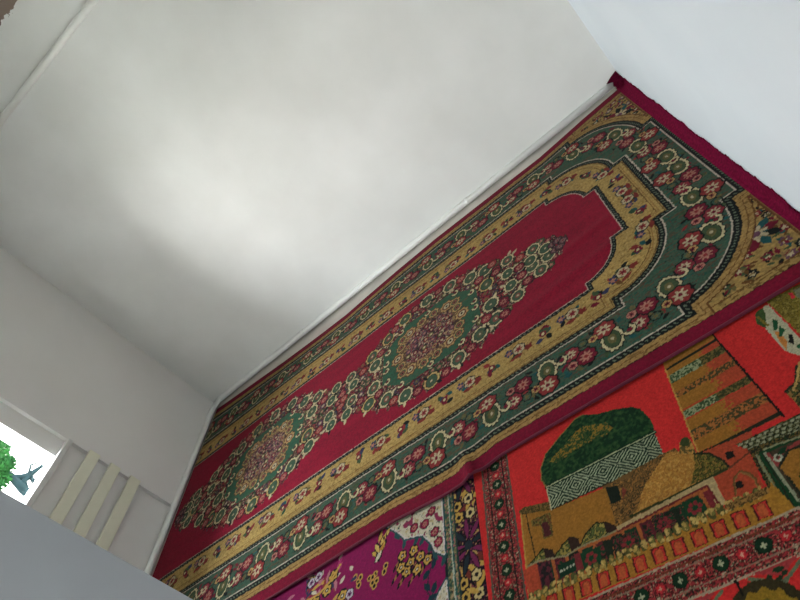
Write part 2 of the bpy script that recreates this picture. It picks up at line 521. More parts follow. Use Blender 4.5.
# ------------------------------------------------------- picture prayer rug
MOSQUE = {
    'dome': [(-0.71,1.424),(-0.721,1.459),(-0.714,1.505),(-0.683,1.554),(-0.61,1.595),(-0.539,1.629),(-0.509,1.625),(-0.459,1.593),(-0.406,1.576),(-0.346,1.544),(-0.327,1.52),(-0.312,1.472),(-0.311,1.431),(-0.317,1.405)],
    'domeochre': [(-0.677,1.515),(-0.616,1.545),(-0.554,1.574),(-0.523,1.579),(-0.446,1.542),(-0.43,1.503),(-0.462,1.491),(-0.516,1.503),(-0.59,1.501),(-0.652,1.491)],
    'drum': [(-0.71,1.424),(-0.317,1.405),(-0.321,1.319),(-0.499,1.319),(-0.713,1.334)],
    'wall': [(-0.713,1.334),(-0.521,1.311),(-0.521,1.251),(-0.531,1.165),(-0.734,1.017),(-0.852,1.067),(-0.823,1.377),(-0.72,1.342)],
    'roof': [(-0.83,1.39),(-0.81,1.397),(-0.714,1.367),(-0.715,1.335),(-0.824,1.375)],
    'winbrown': [(-0.791,1.337),(-0.719,1.328),(-0.727,1.244),(-0.763,1.25),(-0.76,1.299),(-0.792,1.311)],
    'winmaroon': [(-0.758,1.306),(-0.734,1.302),(-0.733,1.251),(-0.757,1.255)],
    'brown': [(-0.499,1.319),(-0.425,1.288),(-0.411,1.245),(-0.457,1.199),(-0.527,1.167),(-0.525,1.253)],
    'browndark': [(-0.521,1.311),(-0.483,1.295),(-0.486,1.243),(-0.522,1.248)],
    'brownred': [(-0.473,1.282),(-0.434,1.234),(-0.451,1.215),(-0.485,1.235)],
    'gold': [(-0.485,1.176),(-0.453,1.193),(-0.432,1.221),(-0.405,1.255),(-0.317,1.312),(-0.29,1.307),(-0.243,1.267),(-0.207,1.239),(-0.186,1.201),(-0.181,1.176),(-0.338,1.174),(-0.441,1.177)],
    'goldgreen': [(-0.245,1.269),(-0.207,1.241),(-0.186,1.201),(-0.181,1.176),(-0.293,1.183),(-0.262,1.224)],
    'golddark': [(-0.423,1.318),(-0.321,1.319),(-0.282,1.316),(-0.28,1.287),(-0.318,1.308),(-0.405,1.255),(-0.44,1.209),(-0.49,1.182),(-0.499,1.219)],
    'knob': [(-0.28,1.292),(-0.267,1.323),(-0.249,1.334),(-0.235,1.318),(-0.235,1.293),(-0.241,1.263)],
    'tower': [(-0.197,1.613),(-0.017,1.618),(0.002,1.241),(-0.233,1.266)],
    'towerup': [(-0.197,1.613),(-0.017,1.618),(-0.016,1.718),(-0.184,1.707)],
    'orange': [(-0.235,1.262),(-0.084,1.251),(-0.091,1.229),(-0.145,1.232),(-0.118,1.201),(-0.133,1.083),(-0.232,1.089),(-0.231,1.173),(-0.181,1.176),(-0.186,1.201),(-0.207,1.239)],
    'sq1': [(-0.172,1.223),(-0.151,1.219),(-0.154,1.196),(-0.177,1.199)],
    'sq2': [(-0.191,1.129),(-0.173,1.128),(-0.175,1.108),(-0.194,1.11)],
    'archline': [(-0.204,1.096),(-0.189,1.14),(-0.163,1.154),(-0.147,1.137),(-0.141,1.114),(-0.145,1.087),(-0.151,1.088),(-0.147,1.114),(-0.155,1.134),(-0.167,1.147),(-0.187,1.134),(-0.2,1.095)],
    'beige': [(-0.529,1.172),(-0.24,1.175),(-0.23,1.174),(-0.234,1.085),(-0.255,1.084),(-0.255,1.156),(-0.53,1.157)],
    'band': [(-0.801,1.193),(-0.659,1.166),(-0.53,1.157),(-0.255,1.158),(-0.251,1.082),(-0.128,1.072),(-0.132,1.056),(-0.542,1.069),(-0.848,1.086)],
    'olive': [(0.165,1.64),(0.293,1.633),(0.188,1.389),(0.169,1.456)],
    'white': [(0.147,1.628),(0.163,1.625),(0.162,1.433),(0.138,1.38),(0.11,1.433),(0.111,1.544)],
    'wg1': [(0.144,1.565),(0.151,1.547),(0.134,1.516),(0.124,1.521)],
    'wg2': [(0.145,1.526),(0.149,1.501),(0.129,1.485),(0.124,1.49)],
    'wg3': [(0.146,1.478),(0.154,1.471),(0.14,1.435),(0.132,1.452)],
    'wo': [(0.123,1.516),(0.132,1.508),(0.133,1.46),(0.114,1.43),(0.116,1.467)],
    'wgl': [(0.12,1.624),(0.146,1.626),(0.134,1.586),(0.112,1.543),(0.101,1.581)],
    'redtop': [(0.224,1.625),(0.234,1.616),(0.233,1.591),(0.222,1.594)],
    'gtop': [(0.242,1.625),(0.266,1.616),(0.245,1.558),(0.235,1.589)],
    'bricks': [(-0.138,1.231),(0.04,1.226),(0.097,1.223),(0.067,1.17),(0.013,1.178),(-0.114,1.196)],
    'frame1': [(-0.118,1.201),(0.015,1.181),(0.07,1.176),(-0.035,0.998),(-0.131,1.0),(-0.128,1.08)],
    'frame2': [(-0.105,1.172),(-0.083,1.178),(0.058,1.156),(-0.035,0.998),(-0.093,0.998),(-0.119,1.006),(-0.105,1.103)],
    'niche': [(-0.09,1.166),(0.002,1.159),(0.055,1.15),(-0.035,0.998),(-0.085,1.003),(-0.086,1.084)],
    'nichearch': [(-0.077,1.115),(-0.038,1.144),(-0.009,1.139),(0.018,1.136),(0.032,1.112),(-0.029,1.008),(-0.077,1.009),(-0.074,1.034),(-0.076,1.081)],
    'tri': [(0.043,1.308),(0.078,1.315),(0.107,1.362),(0.121,1.371),(0.191,1.371),(0.105,1.226),(0.046,1.236)],
    'p1': [(-0.335,1.147),(-0.286,1.144),(-0.279,1.086),(-0.335,1.085)],
    'p1r': [(-0.274,1.145),(-0.254,1.144),(-0.254,1.082),(-0.273,1.083)],
    'p2': [(-0.427,1.151),(-0.369,1.143),(-0.367,1.077),(-0.43,1.081)],
    'p2g': [(-0.37,1.14),(-0.349,1.135),(-0.357,1.087),(-0.366,1.079)],
    'p3': [(-0.584,1.151),(-0.556,1.146),(-0.563,1.082),(-0.585,1.078)],
    'p4': [(-0.542,1.144),(-0.476,1.136),(-0.486,1.073),(-0.548,1.082)],
    'p5': [(-0.658,1.149),(-0.596,1.142),(-0.602,1.087),(-0.664,1.094)],
    'p5r': [(-0.678,1.153),(-0.659,1.153),(-0.66,1.097),(-0.682,1.1)],
    'p6': [(-0.738,1.148),(-0.682,1.141),(-0.681,1.103),(-0.739,1.107)],
    'p7': [(-0.802,1.186),(-0.757,1.175),(-0.761,1.09),(-0.803,1.093)],
    'p8': [(-0.853,1.183),(-0.802,1.186),(-0.803,1.091),(-0.847,1.092)],
    'dom1': [(-0.835,1.189),(-0.797,1.207),(-0.774,1.221),(-0.741,1.201),(-0.736,1.17),(-0.801,1.19)],
    'dom2': [(-0.741,1.176),(-0.709,1.199),(-0.677,1.214),(-0.651,1.194),(-0.65,1.169),(-0.703,1.161)],
    'dom3': [(-0.655,1.168),(-0.622,1.201),(-0.583,1.215),(-0.547,1.195),(-0.528,1.175),(-0.533,1.159),(-0.617,1.164)],
}


def weave_mosque():
    w = Weave(-0.99, 0.405, 0.42, 1.93, 0.0027, jit=0.0016)
    M = MOSQUE
    H, W = w.H, w.W
    BG = (212, 48, 44); OCH = (164, 112, 42); DG = (28, 62, 36); ORG = (180, 74, 46); BLK = (32, 30, 24)
    WHT = (186, 190, 162); GDK = (40, 44, 30); OLV = (128, 112, 40)
    w.c[:] = BG
    X, Y = w.X, w.Y
    # the slight skew of the left side of the picture
    n = smooth_noise(H, W, 1.6, 1.6)

    def P(name, col, where=None): return w.poly(M[name], col, where)
    # tower with its bands, orange on the right side
    q = w.poly(M['towerup'], OCH)
    s, ins = w.poly(M['tower'], OCH)
    x, y = X[s], Y[s]
    f = (x + .21 - (1.613 - y) * -.0) ; t = (1.615 - y) / .36
    fr = (x - np.interp(y, [1.266, 1.613], [-.233, -.197])) / .2
    col = np.where((fr + (n[s] - .5) * .25)[..., None] > .62, np.array(ORG, float), np.array(OCH, float))
    for a0, a1, kind in ((.0, .03, 'd'), (.1, .2, 'w'), (.31, .38, 's'), (.52, .535, 'r'), (.54, .62, 'w'), (.62, .635, 'r'), (.75, .86, 's'), (.985, 1.02, 'd')):
        b = (t > a0) & (t < a1)
        if kind == 'w':
            cc = np.where((n[s] > .5)[..., None], np.array((150, 160, 118.)), np.array((64, 88, 54.)))
            cc = np.where((fr > .55)[..., None], np.where((n[s] > .5)[..., None], np.array((112, 100, 50.)), np.array((60, 66, 36.))), cc)
        elif kind == 's':
            cc = np.where((n[s] > .5)[..., None], np.array((168, 104, 50.)), np.array((74, 70, 40.)))
        elif kind == 'r': cc = np.ones_like(col) * np.array((196, 70, 48.))
        else: cc = np.ones_like(col) * np.array(GDK, float)
        col = np.where(b[..., None], cc, col)
    w.c[s][ins] = col[ins]
    w.line([M['tower'][1], M['tower'][2]], .007, BLK); w.line([(-.017, 1.618), (-.016, 1.75)], .007, BLK)
    w.line([M['tower'][0], M['tower'][3]], .005, (200, 150, 70))
    # building at the upper right
    w.speck(M['olive'], [OLV, (96, 84, 32), (146, 130, 56)], 2)
    P('white', (188, 184, 150)); P('wgl', (60, 84, 40))
    w.line([(.117, 1.6), (.122, 1.55)], .008, OLV)
    for k in ('wg1', 'wg2'): P(k, (30, 84, 48))
    P('wo', (204, 130, 60)); P('wg2', (34, 84, 50)); P('wg3', BLK); P('redtop', (206, 50, 56)); P('gtop', (120, 120, 90))
    w.line([(.15, 1.42), (.17, 1.4)], .02, (30, 84, 48))
    w.speck(M['tri'], [(74, 84, 40), GDK, (150, 120, 60)], 2)
    w.line([(.043, 1.308), (.078, 1.317), (.107, 1.364)], .008, GDK)
    w.line([(.062, 1.30), (.09, 1.33), (.118, 1.372)], .006, (196, 160, 90))
    # niche at the right
    w.speck(M['bricks'], [(52, 58, 34), (84, 84, 44), (112, 112, 74), (34, 40, 26)], 1.6)
    for i in range(4):
        for k in range(13):
            x0 = -.128 + k * .0175 + (i % 2) * .008; y0 = 1.223 - i * .0115 - k * .0007
            w.leaf(x0, y0, .0145, .0075, .25, (156, 160, 124))
    w.line([(-.112, 1.196), (.07, 1.168)], .008, OCH)
    w.line([(-.10, 1.186), (.07, 1.158)], .006, ORG)
    w.speck(M['frame1'], [GDK, (110, 88, 40), (40, 60, 34)], 1.6)
    P('frame2', (26, 66, 36))
    w.line([(-.108, 1.172), (-.119, 1.006)], .007, (130, 134, 96)); w.line([(-.085, 1.178), (.02, 1.162)], .005, (150, 150, 110))
    w.line([(-.093, 1.17), (-.102, 1.01)], .004, GDK)
    P('niche', (70, 58, 40)); w.line([(-.088, 1.166), (-.088, 1.08), (-.086, 1.01)], .007, (150, 154, 124))
    w.line([(-.083, 1.16), (-.08, 1.12), (-.05, 1.15), (-.0, 1.15)], .008, (150, 60, 56))
    w.ell(-.068, 1.138, .012, .012, WHT, inner=.5); w.leaf(-.05, 1.15, .03, .014, .3, DG)
    P('nichearch', OCH); w.line(M['nichearch'], .007, GDK)
    w.ell(.0, 1.115, .016, .02, DG, scallop=6, depth=.3); w.star(.0, 1.115, .012, 5, WHT)
    w.ell(-.045, 1.06, .012, .016, DG, scallop=6, depth=.3)
    # left house and drum
    w.poly([(-.53, 1.324), (-.318, 1.322), (-.30, 1.17), (-.53, 1.16)], (120, 88, 44)); P('wall', OCH); P('brown', (132, 96, 48)); w.speck(M['brown'], [(124, 90, 44), (74, 58, 34), (164, 116, 54)], 1.6)
    P('browndark', (30, 40, 28)); P('brownred', (128, 56, 44)); w.speck(M['golddark'], [(120, 88, 44), (66, 56, 34), (150, 104, 50)], 1.6)
    w.speck(M['roof'], [(104, 88, 40), (60, 56, 30), (130, 100, 50)], 1.6)
    w.speck(M['winbrown'], [(110, 74, 40), (128, 112, 50), (80, 70, 36)], 2); P('winmaroon', (88, 40, 40))
    w.line([(-.805, 1.38), (-.803, 1.2)], .004, GDK); w.line([(-.823, 1.377), (-.852, 1.067)], .005, (190, 150, 70))
    s, ins = w.poly(M['drum'], (30, 52, 36))
    x, y = X[s], Y[s]
    yy = y - np.interp(x, [-.71, -.317], [1.379, 1.362])
    ux = ((x + .71) / .1 + .5) % 1 - .5
    d = (np.abs(ux) * .1 * .9 + np.abs(yy)) / .0125
    pat = (d % 1) < .42
    w.c[s][ins & pat] = (166, 176, 142)
    w.speck(M['dome'], [(22, 52, 30), (34, 70, 36), (52, 84, 42)], 3, probs=[.4, .4, .2])
    q = w.poly(M['domeochre'], (60, 84, 40)); s, ins = q
    k = n[s]; dd = smooth_noise(*ins.shape, 9, 9)
    w.c[s][ins & (k + dd * .8 > 1.0)] = (150, 116, 40)
    w.c[s][ins & (k + dd * .8 < .62)] = (30, 62, 34)
    w.line([M['dome'][0], M['dome'][-1]], .014, (24, 50, 32)); w.line([M['drum'][0], M['drum'][1]], .004, (180, 184, 140))
    w.line(M['dome'][:7], .004, (140, 120, 60)); w.line([M['drum'][3], M['drum'][4]], .005, (60, 50, 30))
    w.line([M['drum'][0], M['drum'][4]], .004, (200, 196, 150))
    # second dome, knob and the orange house beside it
    P('orange', ORG)
    w.speck(M['gold'], [(180, 130, 58), (166, 112, 46), (196, 146, 70)], 2)
    w.speck(M['goldgreen'], [(84, 84, 36), (50, 58, 30), (150, 116, 50), (104, 100, 40)], 1.6)
    w.speck(M['knob'], [(186, 140, 66), (96, 84, 44)], 2); w.ell(-.252, 1.318, .014, .016, (60, 72, 36))
    w.line([(-.48, 1.18), (-.33, 1.176), (-.19, 1.176)], .008, (52, 60, 32))
    w.line([(-.245, 1.268), (-.207, 1.243), (-.186, 1.203), (-.181, 1.176)], .006, GDK)
    P('sq1', BLK); P('sq2', BLK); P('archline', (150, 110, 60)); w.line(M['archline'][:6], .004, (110, 80, 40))
    w.line([(-.235, 1.262), (-.16, 1.256), (-.084, 1.251)], .006, GDK); w.line([(-.18, 1.176), (-.118, 1.19)], .006, (110, 60, 40))
    # arcade: panels between orange piers
    P('band', (176, 96, 48))
    for k in range(12):
        x0 = -.79 + k * .0465; y0 = 1.142 - (x0 + .7) * .012
        if x0 > -.29: break
        top = np.interp(x0, [-.8, -.66, -.53, -.25], [1.186, 1.16, 1.152, 1.152]) - .004
        w.poly([(x0, top), (x0 + .036, top - .003), (x0 + .034, y0 - .055), (x0 - .002, y0 - .053)], [(30, 62, 38), (96, 36, 42), (36, 42, 30)][k % 3])
        w.speck([(x0 + .006, top - .01), (x0 + .028, top - .012), (x0 + .026, y0 - .05), (x0 + .004, y0 - .05)], [(30, 62, 38), (120, 44, 48), (40, 40, 30)], 3)
    for k in ('p1', 'p5'): P(k, (28, 66, 38))
    for k in ('p2', 'p4'): w.speck(M[k], [(32, 44, 30), (110, 40, 48), (28, 66, 38)], 2, probs=[.4, .3, .3])
    for k in ('p3', 'p2g'): P(k, (34, 44, 30))
    for k in ('p1r', 'p5r'): P(k, (128, 46, 48))
    P('p6', (24, 56, 36)); w.speck(M['p7'], [(96, 40, 48), (44, 36, 36)], 3); P('p8', ORG)
    for k in range(5): w.ell(-.73 + k * .011, 1.124 + k * .0006, .004, .004, WHT)
    for cx, cy in ((-.309, 1.115), (-.63, 1.119), (-.4, 1.112), (-.512, 1.11)):
        for k in range(6):
            w.ell(cx + .014 * math.cos(k * PI / 3), cy + .014 * math.sin(k * PI / 3), .0065, .0065, (138, 44, 48))
    for k in ('dom1', 'dom2', 'dom3'):
        w.speck(M[k], [(92, 102, 50), (52, 64, 34), (156, 140, 66)], 2); w.line(M[k][:4], .004, (36, 36, 24))
        m = max(p[0] for p in M[k]); w.poly([p for p in M[k]], (58, 40, 32), lambda x, y, m=m: x > m - .035)
    w.line([(-.835, 1.189), (-.80, 1.19), (-.70, 1.162), (-.66, 1.167), (-.53, 1.16)], .006, (150, 140, 100))
    P('beige', (186, 162, 112)); w.line([(-.53, 1.157), (-.255, 1.158), (-.25, 1.09)], .006, (110, 40, 40))
    # row of small trees, lower arcade with red arches
    w.poly([(-.86, 1.09), (-.13, 1.066), (-.115, 1.085), (-.1, .996), (-.6, 1.018), (-.875, 1.03)], (174, 124, 44))
    for k in range(16):
        x0 = -.795 - (k - 1) * 0 + (k - 1) * .0556; y0 = 1.071 - (x0 + .7) * .033
        if x0 > -.14: break
        w.poly([(x0 - .002, y0), (x0 + .037, y0 - .003), (x0 + .034, y0 - .048), (x0 - .005, y0 - .046)], (92, 34, 32))
        w.poly([(x0 + .003, y0 - .003), (x0 + .033, y0 - .006), (x0 + .03, y0 - .046), (x0 + .0, y0 - .044)], (206, 54, 46))
        w.ell(x0 + .017, y0 - .018, .012, .012, (150, 60, 40)); w.ell(x0 + .017, y0 - .019, .0095, .0095, (196, 92, 50))
        w.poly([(x0 + .007, y0 - .019), (x0 + .027, y0 - .021), (x0 + .024, y0 - .044), (x0 + .005, y0 - .042)], (196, 92, 50))
    for k in range(30):
        x0 = -.842 + k * .0245
        if x0 > -.14: break
        y0 = 1.083 - (x0 + .7) * .022
        w.ell(x0, y0 + .004, .010, .017, (84, 84, 42)); [w.ell(x0 + rng.normal(0, .005), y0 + rng.uniform(-.010, .018), .0048, .0055, [(178, 150, 76), (120, 116, 56), (200, 170, 96)][rng.integers(3)]) for _ in range(7)]
    w.speck([(-.24, 1.085), (-.128, 1.08), (-.13, 1.06), (-.24, 1.066)], [(130, 100, 50), (80, 60, 34), (160, 120, 60)], 2)

    # patterned borders
    def border(poly_pts, along_x, a0, a1, c, step, off):
        w.speck(poly_pts, [(160, 52, 54), (104, 38, 38), (46, 40, 32), (190, 92, 78), (92, 88, 60), (176, 160, 128)], 1.5, probs=[.28, .22, .22, .14, .08, .06])
        k = 0; t = a0
        while t < a1:
            px, py = c(t)
            if k % 2 == 0:
                w.ell(px, py, .021, .021, (24, 28, 20)); w.ell(px, py, .019, .019, (24, 54, 32)); w.star(px, py, .009, 4, (176, 180, 140))
            else:
                w.ell(px, py, .017, .016, (110, 30, 34), scallop=6, depth=.2); w.ell(px, py, .014, .013, (196, 48, 52), scallop=6, depth=.2); w.star(px, py, .006, 4, (214, 160, 130))
            t += step; k += 1
    # left border (runs up under the runner), leaning very slightly
    cxl = lambda y: -.907 + (y - 1.35) * .045
    L = lambda y, d: (cxl(y) + d, y)
    border([L(.43, -.056), L(.43, .058), L(1.92, .058), L(1.92, -.056)], False, .462, 1.92, lambda t: (cxl(t) + .003, t), .0417, 0)
    for d in (-.056, .058): w.line([L(.43, d), L(1.92, d)], .007, (96, 88, 72))
    for d in (-.03, .034): w.line([L(.43, d), L(1.92, d)], .005, (44, 34, 30))
    # bottom border of the picture
    B = lambda x, d: (x, .949 + d - (x + .3) * .028)
    border([B(-.86, -.05), B(.4, -.05), B(.4, .052), B(-.86, .052)], True, -.85, .4, lambda t: B(t, .002), .0537, 0)
    for d in (-.05, .052): w.line([B(-.86, d), B(.4, d)], .006, (176, 160, 130))
    for d in (-.028, .028): w.line([B(-.86, d), B(.4, d)], .004, (150, 120, 96))
    w.line([B(-.86, .036), B(.4, .036)], .006, (120, 60, 40))
    # red ground below with zigzag leaf line and a yellow medallion
    for k in range(6):
        x0 = -.27 + (k - 1) * .2
        w.line([(x0, .89), (x0 + .066, .855), (x0 + .13, .89)], .009, (104, 116, 84))
        w.poly([(x0 + .01, .898), (x0 + .066, .868), (x0 + .12, .896)], (170, 60, 60))
        for _ in range(8): w.ell(x0 + rng.uniform(0, .13), .865 + rng.uniform(-.03, .03), .007, .006, (40, 56, 34))
        w.leaf(x0 + .066, .885, .03, .014, 0, (36, 62, 36))
    for x0 in (-.27, .13, -.67):
        for k in range(24):
            a = PI * k / 23; w.ell(x0 + .075 * math.cos(a), .79 + .08 * math.sin(a), .014, .014, (60, 52, 30))
        w.ell(x0, .79, .072, .076, (150, 116, 36), scallop=12, depth=.12); w.ell(x0, .79, .05, .05, (110, 96, 36), scallop=7, depth=.3)
        w.line([(x0 - .03, .9), (x0 - .03, .865)], .007, BLK)
    w.mottle(.14, 1.3)
    return w


# ----------------------------------------------------------- purple rug
def weave_purple():
    w = Weave(-2.95, -0.99, 1.145, 2.3, 0.003, jit=0.0018)
    H, W = w.H, w.W; X, Y = w.X, w.Y
    w.c[:] = (142, 22, 82)
    n1 = smooth_noise(H, W, 3, 3); n2 = smooth_noise(H, W, 2, 2); n3 = smooth_noise(H, W, 6, 5)
    YEL = (206, 164, 76); CR = (216, 206, 176); TL = (44, 84, 84); BK = (30, 24, 30)
    # border on the right: black ground with gold and plum blossoms
    bm = X > -1.092
    w.fill(bm, BK)
    for lo, hi, c in ((.0, .22, (74, 52, 34)), (.62, .76, (96, 32, 66)), (.76, 1, (186, 152, 84))): w.fill(bm & (n1 > lo) & (n1 <= hi), c)
    w.fill(bm & (n2 > .78), (140, 60, 70))
    for yc in np.arange(1.06, 2.3, .31):
        for k in range(9):
            a = k * 2 * PI / 9 + .2
            w.leaf(-1.045 + .055 * math.cos(a), yc + .07 * math.sin(a), .10, .026, a, BK)
            w.leaf(-1.045 + .055 * math.cos(a), yc + .07 * math.sin(a), .085, .018, a, (124, 40, 84) if k % 3 else (36, 48, 54))
        w.ell(-1.045, yc, .018, .018, (36, 48, 54))
        for dx, dy in ((-.03, .13), (.022, .125), (.02, -.12), (-.035, -.13)):
            w.ell(-1.045 + dx, yc + dy, .024, .026, BK); w.ell(-1.045 + dx, yc + dy, .021, .023, (214, 190, 130) if dx > 0 else YEL, scallop=6, depth=.2); w.ell(-1.045 + dx, yc + dy, .009, .009, BK)
        for k in range(12):
            a = rng.uniform(0, PI); w.leaf(-1.04 + rng.uniform(-.04, .04), yc + .19 + rng.uniform(-.05, .06), .06, .018, a, YEL if k % 3 else (120, 50, 40))
    gm = (X > -1.142) & (X < -1.092)
    w.fill(gm, (112, 116, 76)); w.fill(gm & (n1 > .6), (60, 88, 70)); w.fill(gm & (n1 < .3), (176, 150, 110)); w.fill(gm & (n2 > .8), (186, 100, 110)); w.fill(gm & (n2 < .16), BK)
    for x0, wd, c in ((-1.145, .012, (30, 44, 44)), (-1.111, .007, (48, 96, 90)), (-1.117, .005, (190, 196, 170)), (-1.094, .008, (36, 60, 56))):
        w.fill(np.abs(X - x0) < wd / 2, c)
    # cream lobes of the corner and side
    def lobe(pts):
        w.line(pts + pts[:1], .022, TL)
        for p in pts[:-1]: w.leaf(p[0] - .005, p[1] - .02, .05, .02, rng.uniform(.6, 2.2), TL)
        s, ins = w.poly(pts, CR)
        w.line(pts + pts[:1], .006, (226, 214, 206))
        k = n3[s]
        w.c[s][ins & (k < .26)] = (150, 50, 84)
        w.c[s][ins & (k > .76)] = (196, 176, 130)
        w.c[s][ins & (n2[s] > .85)] = TL
    lobe([(-1.46, 1.68), (-1.372, 1.595), (-1.335, 1.545), (-1.275, 1.528), (-1.245, 1.515), (-1.21, 1.466), (-1.19, 1.42), (-1.15, 1.385), (-1.147, 1.8), (-1.46, 1.9)])
    lobe([(-1.21, 1.2), (-1.19, 1.245), (-1.15, 1.285), (-1.147, 1.02), (-1.2, 1.08)])
    for x, y in ((-1.29, 1.57), (-1.235, 1.56), (-1.19, 1.5), (-1.175, 1.45), (-1.2, 1.6)):
        rosette(w, x, y, .02, (146, 30, 64), PINK, WINE, 6)
    w.line([(-1.21, 1.44), (-1.2, 1.38), (-1.225, 1.34), (-1.235, 1.28), (-1.215, 1.25)], .005, (60, 40, 60))
    for x, y, a in ((-1.2, 1.375, 1.3), (-1.236, 1.345, .8), (-1.234, 1.297, 2.2), (-1.202, 1.283, 1.2), (-1.215, 1.25, .3)): w.leaf(x, y, .045, .024, a, (28, 56, 64))

    def blossom(x, y, r=.021):
        w.ell(x, y, r * 1.15, r * 1.15, BK); w.ell(x, y, r, r, YEL, scallop=5, depth=.3); w.ell(x, y, r * .4, r * .4, BK); w.ell(x, y, r * .2, r * .2, CR)
    for x, y in ((-1.293, 1.472), (-1.349, 1.477), (-1.261, 1.432), (-1.308, 1.429), (-1.327, 1.40), (-1.277, 1.387), (-1.227, 1.403), (-1.355, 1.43), (-1.226, 1.2), (-1.272, 1.2), (-1.25, 1.17), (-1.3, 1.19)):
        for k in range(3): w.leaf(x - .015 - .012 * k, y - .02 - .01 * k, .03, .012, 1.1, (160, 110, 60) if k % 2 else BK)
        blossom(x, y)

    def spray(cx, cy, sc=1.0, tilt=1.2):
        for k in range(16):
            a = tilt + rng.normal(0, .5); d = rng.uniform(.0, .1) * sc
            w.leaf(cx + d * math.cos(a), cy + d * math.sin(a), .06 * sc, .024 * sc, a + rng.normal(0, .4), BK)
            w.leaf(cx + d * math.cos(a), cy + d * math.sin(a), .052 * sc, .018 * sc, a + rng.normal(0, .4), [YEL, (222, 186, 100), (196, 140, 60), CR][k % 4])
        for k in range(12):
            a = tilt + PI + rng.normal(0, .6); d = rng.uniform(.06, .13) * sc
            x, y = cx + d * math.cos(a), cy + d * math.sin(a)
            w.ell(x, y, .013, .014, YEL); w.ell(x, y, .007, .008, BK)
    spray(-1.475, 1.53); spray(-2.2, 1.45, 1.1, .6); spray(-1.45, 1.15); spray(-2.6, 1.3)

    # the leafy cluster that shows along the runner's edge
    for _ in range(46):
        x, y = -1.79 + rng.normal(0, .085), 1.55 + rng.normal(0, .04)
        w.leaf(x, y, rng.uniform(.03, .07), .018, rng.uniform(0, PI), [YEL, CR, (60, 60, 90), (176, 60, 110), (150, 60, 50), (190, 120, 130)][rng.integers(6)])
    for x, y in ((-1.756, 1.515), (-1.725, 1.565), (-1.86, 1.6), (-1.66, 1.45), (-1.82, 1.49)): blossom(x, y, .026)
    for x, y in ((-1.86, 1.595), (-1.82, 1.605), (-1.62, 1.44)): rosette(w, x, y, .022, (206, 196, 200), (120, 60, 110), BK, 5)
    w.line([(-1.69, 1.6), (-1.74, 1.55), (-1.8, 1.52), (-1.9, 1.52)], .012, YEL)
    w.mottle(.08, 1.5)
    return w


# ---------------------------------------------------------------- materials
M_wall = plaster('whitewash', (234, 234, 230), (242, 242, 238), scale=1.6)
M_wall2 = plaster('whitewash_side', (238, 235, 230), (244, 241, 237), scale=1.2)
M_ceil = plaster('whitewash_ceiling', (228, 228, 224), (238, 238, 234), scale=2)
M_part = plaster('dimmed_plaster', (166, 171, 175), (174, 179, 183), scale=1.4)  # shade put into the colour: greyed to dim the partition against the back light
M_floor = plaster('floor_paint', (186, 180, 172), (206, 200, 190), scale=5, rough=.6)
M_pipe = paint('white_oil_paint', (242, 242, 236), .3, .02)
M_slat = paint('cream_oil_paint', (244, 242, 220), .45, .02)
M_frame = paint('window_paint', (230, 230, 226), .4, .02)
M_carpet = carpet('carpet_pile')
M_hem = paint('maroon_yarn', (90, 13, 40), .95, .5)
M_hem.node_tree.nodes['Noise Texture'].inputs['Scale'].default_value = 90
M_hem.node_tree.nodes['Principled BSDF'].inputs['Specular IOR Level'].default_value = .05
M_bind = paint('binding_yarn', (84, 14, 36), .95, .2)
M_bark = paint('bark', (16, 26, 28), .95, .3)
M_bark.node_tree.nodes['Principled BSDF'].inputs['Specular IOR Level'].default_value = 0.02
M_grass = paint('yard_ground', (96, 100, 70), .95, .25)

# whitewash that stops in a ragged line below the bare brown plaster
M_far = plaster('whitewash_far', (230, 230, 225), (243, 243, 239), scale=1.5)
nt = M_far.node_tree; b = nt.nodes['Principled BSDF']
old = b.inputs['Base Color'].links[0].from_socket
geo = nt.nodes.new('ShaderNodeNewGeometry'); sep = nt.nodes.new('ShaderNodeSeparateXYZ')
nz = nt.nodes.new('ShaderNodeTexNoise'); nz.inputs['Scale'].default_value = 26; nz.inputs['Detail'].default_value = 4
ma = nt.nodes.new('ShaderNodeMath'); ma.operation = 'MULTIPLY_ADD'; ma.inputs[1].default_value = .09
gt = nt.nodes.new('ShaderNodeMath'); gt.operation = 'GREATER_THAN'; gt.inputs[1].default_value = 2.765
mx = nt.nodes.new('ShaderNodeMix'); mx.data_type = 'RGBA'; mx.inputs[7].default_value = rgba((150, 132, 120))
nt.links.new(geo.outputs['Position'], nz.inputs['Vector']); nt.links.new(geo.outputs['Position'], sep.inputs[0])
nt.links.new(nz.outputs['Fac'], ma.inputs[0]); nt.links.new(sep.outputs['Z'], ma.inputs[2])
nt.links.new(ma.outputs[0], gt.inputs[0]); nt.links.new(gt.outputs[0], mx.inputs[0])
nt.links.new(old, mx.inputs[6]); nt.links.new(mx.outputs[2], b.inputs['Base Color'])

# clear glass: mostly see-through with a faint reflection
M_glass = bpy.data.materials.new('window_glass'); M_glass.use_nodes = True
nt = M_glass.node_tree; nt.nodes.remove(nt.nodes['Principled BSDF'])
tr = nt.nodes.new('ShaderNodeBsdfTransparent'); gl = nt.nodes.new('ShaderNodeBsdfGlossy'); gl.inputs['Roughness'].default_value = .02
fr = nt.nodes.new('ShaderNodeFresnel'); fr.inputs['IOR'].default_value = 1.2; ms = nt.nodes.new('ShaderNodeMixShader')
nt.links.new(fr.outputs[0], ms.inputs[0]); nt.links.new(tr.outputs[0], ms.inputs[1]); nt.links.new(gl.outputs[0], ms.inputs[2])
nt.links.new(ms.outputs[0], nt.nodes['Material Output'].inputs['Surface'])

# ------------------------------------------------------------------ room shell
XL, XR, YF, YB, ZC = -3.44, 0.418, 3.935, -1.9, 2.95
T = 0.10


def structure(o): o['kind'] = 'structure'; return o


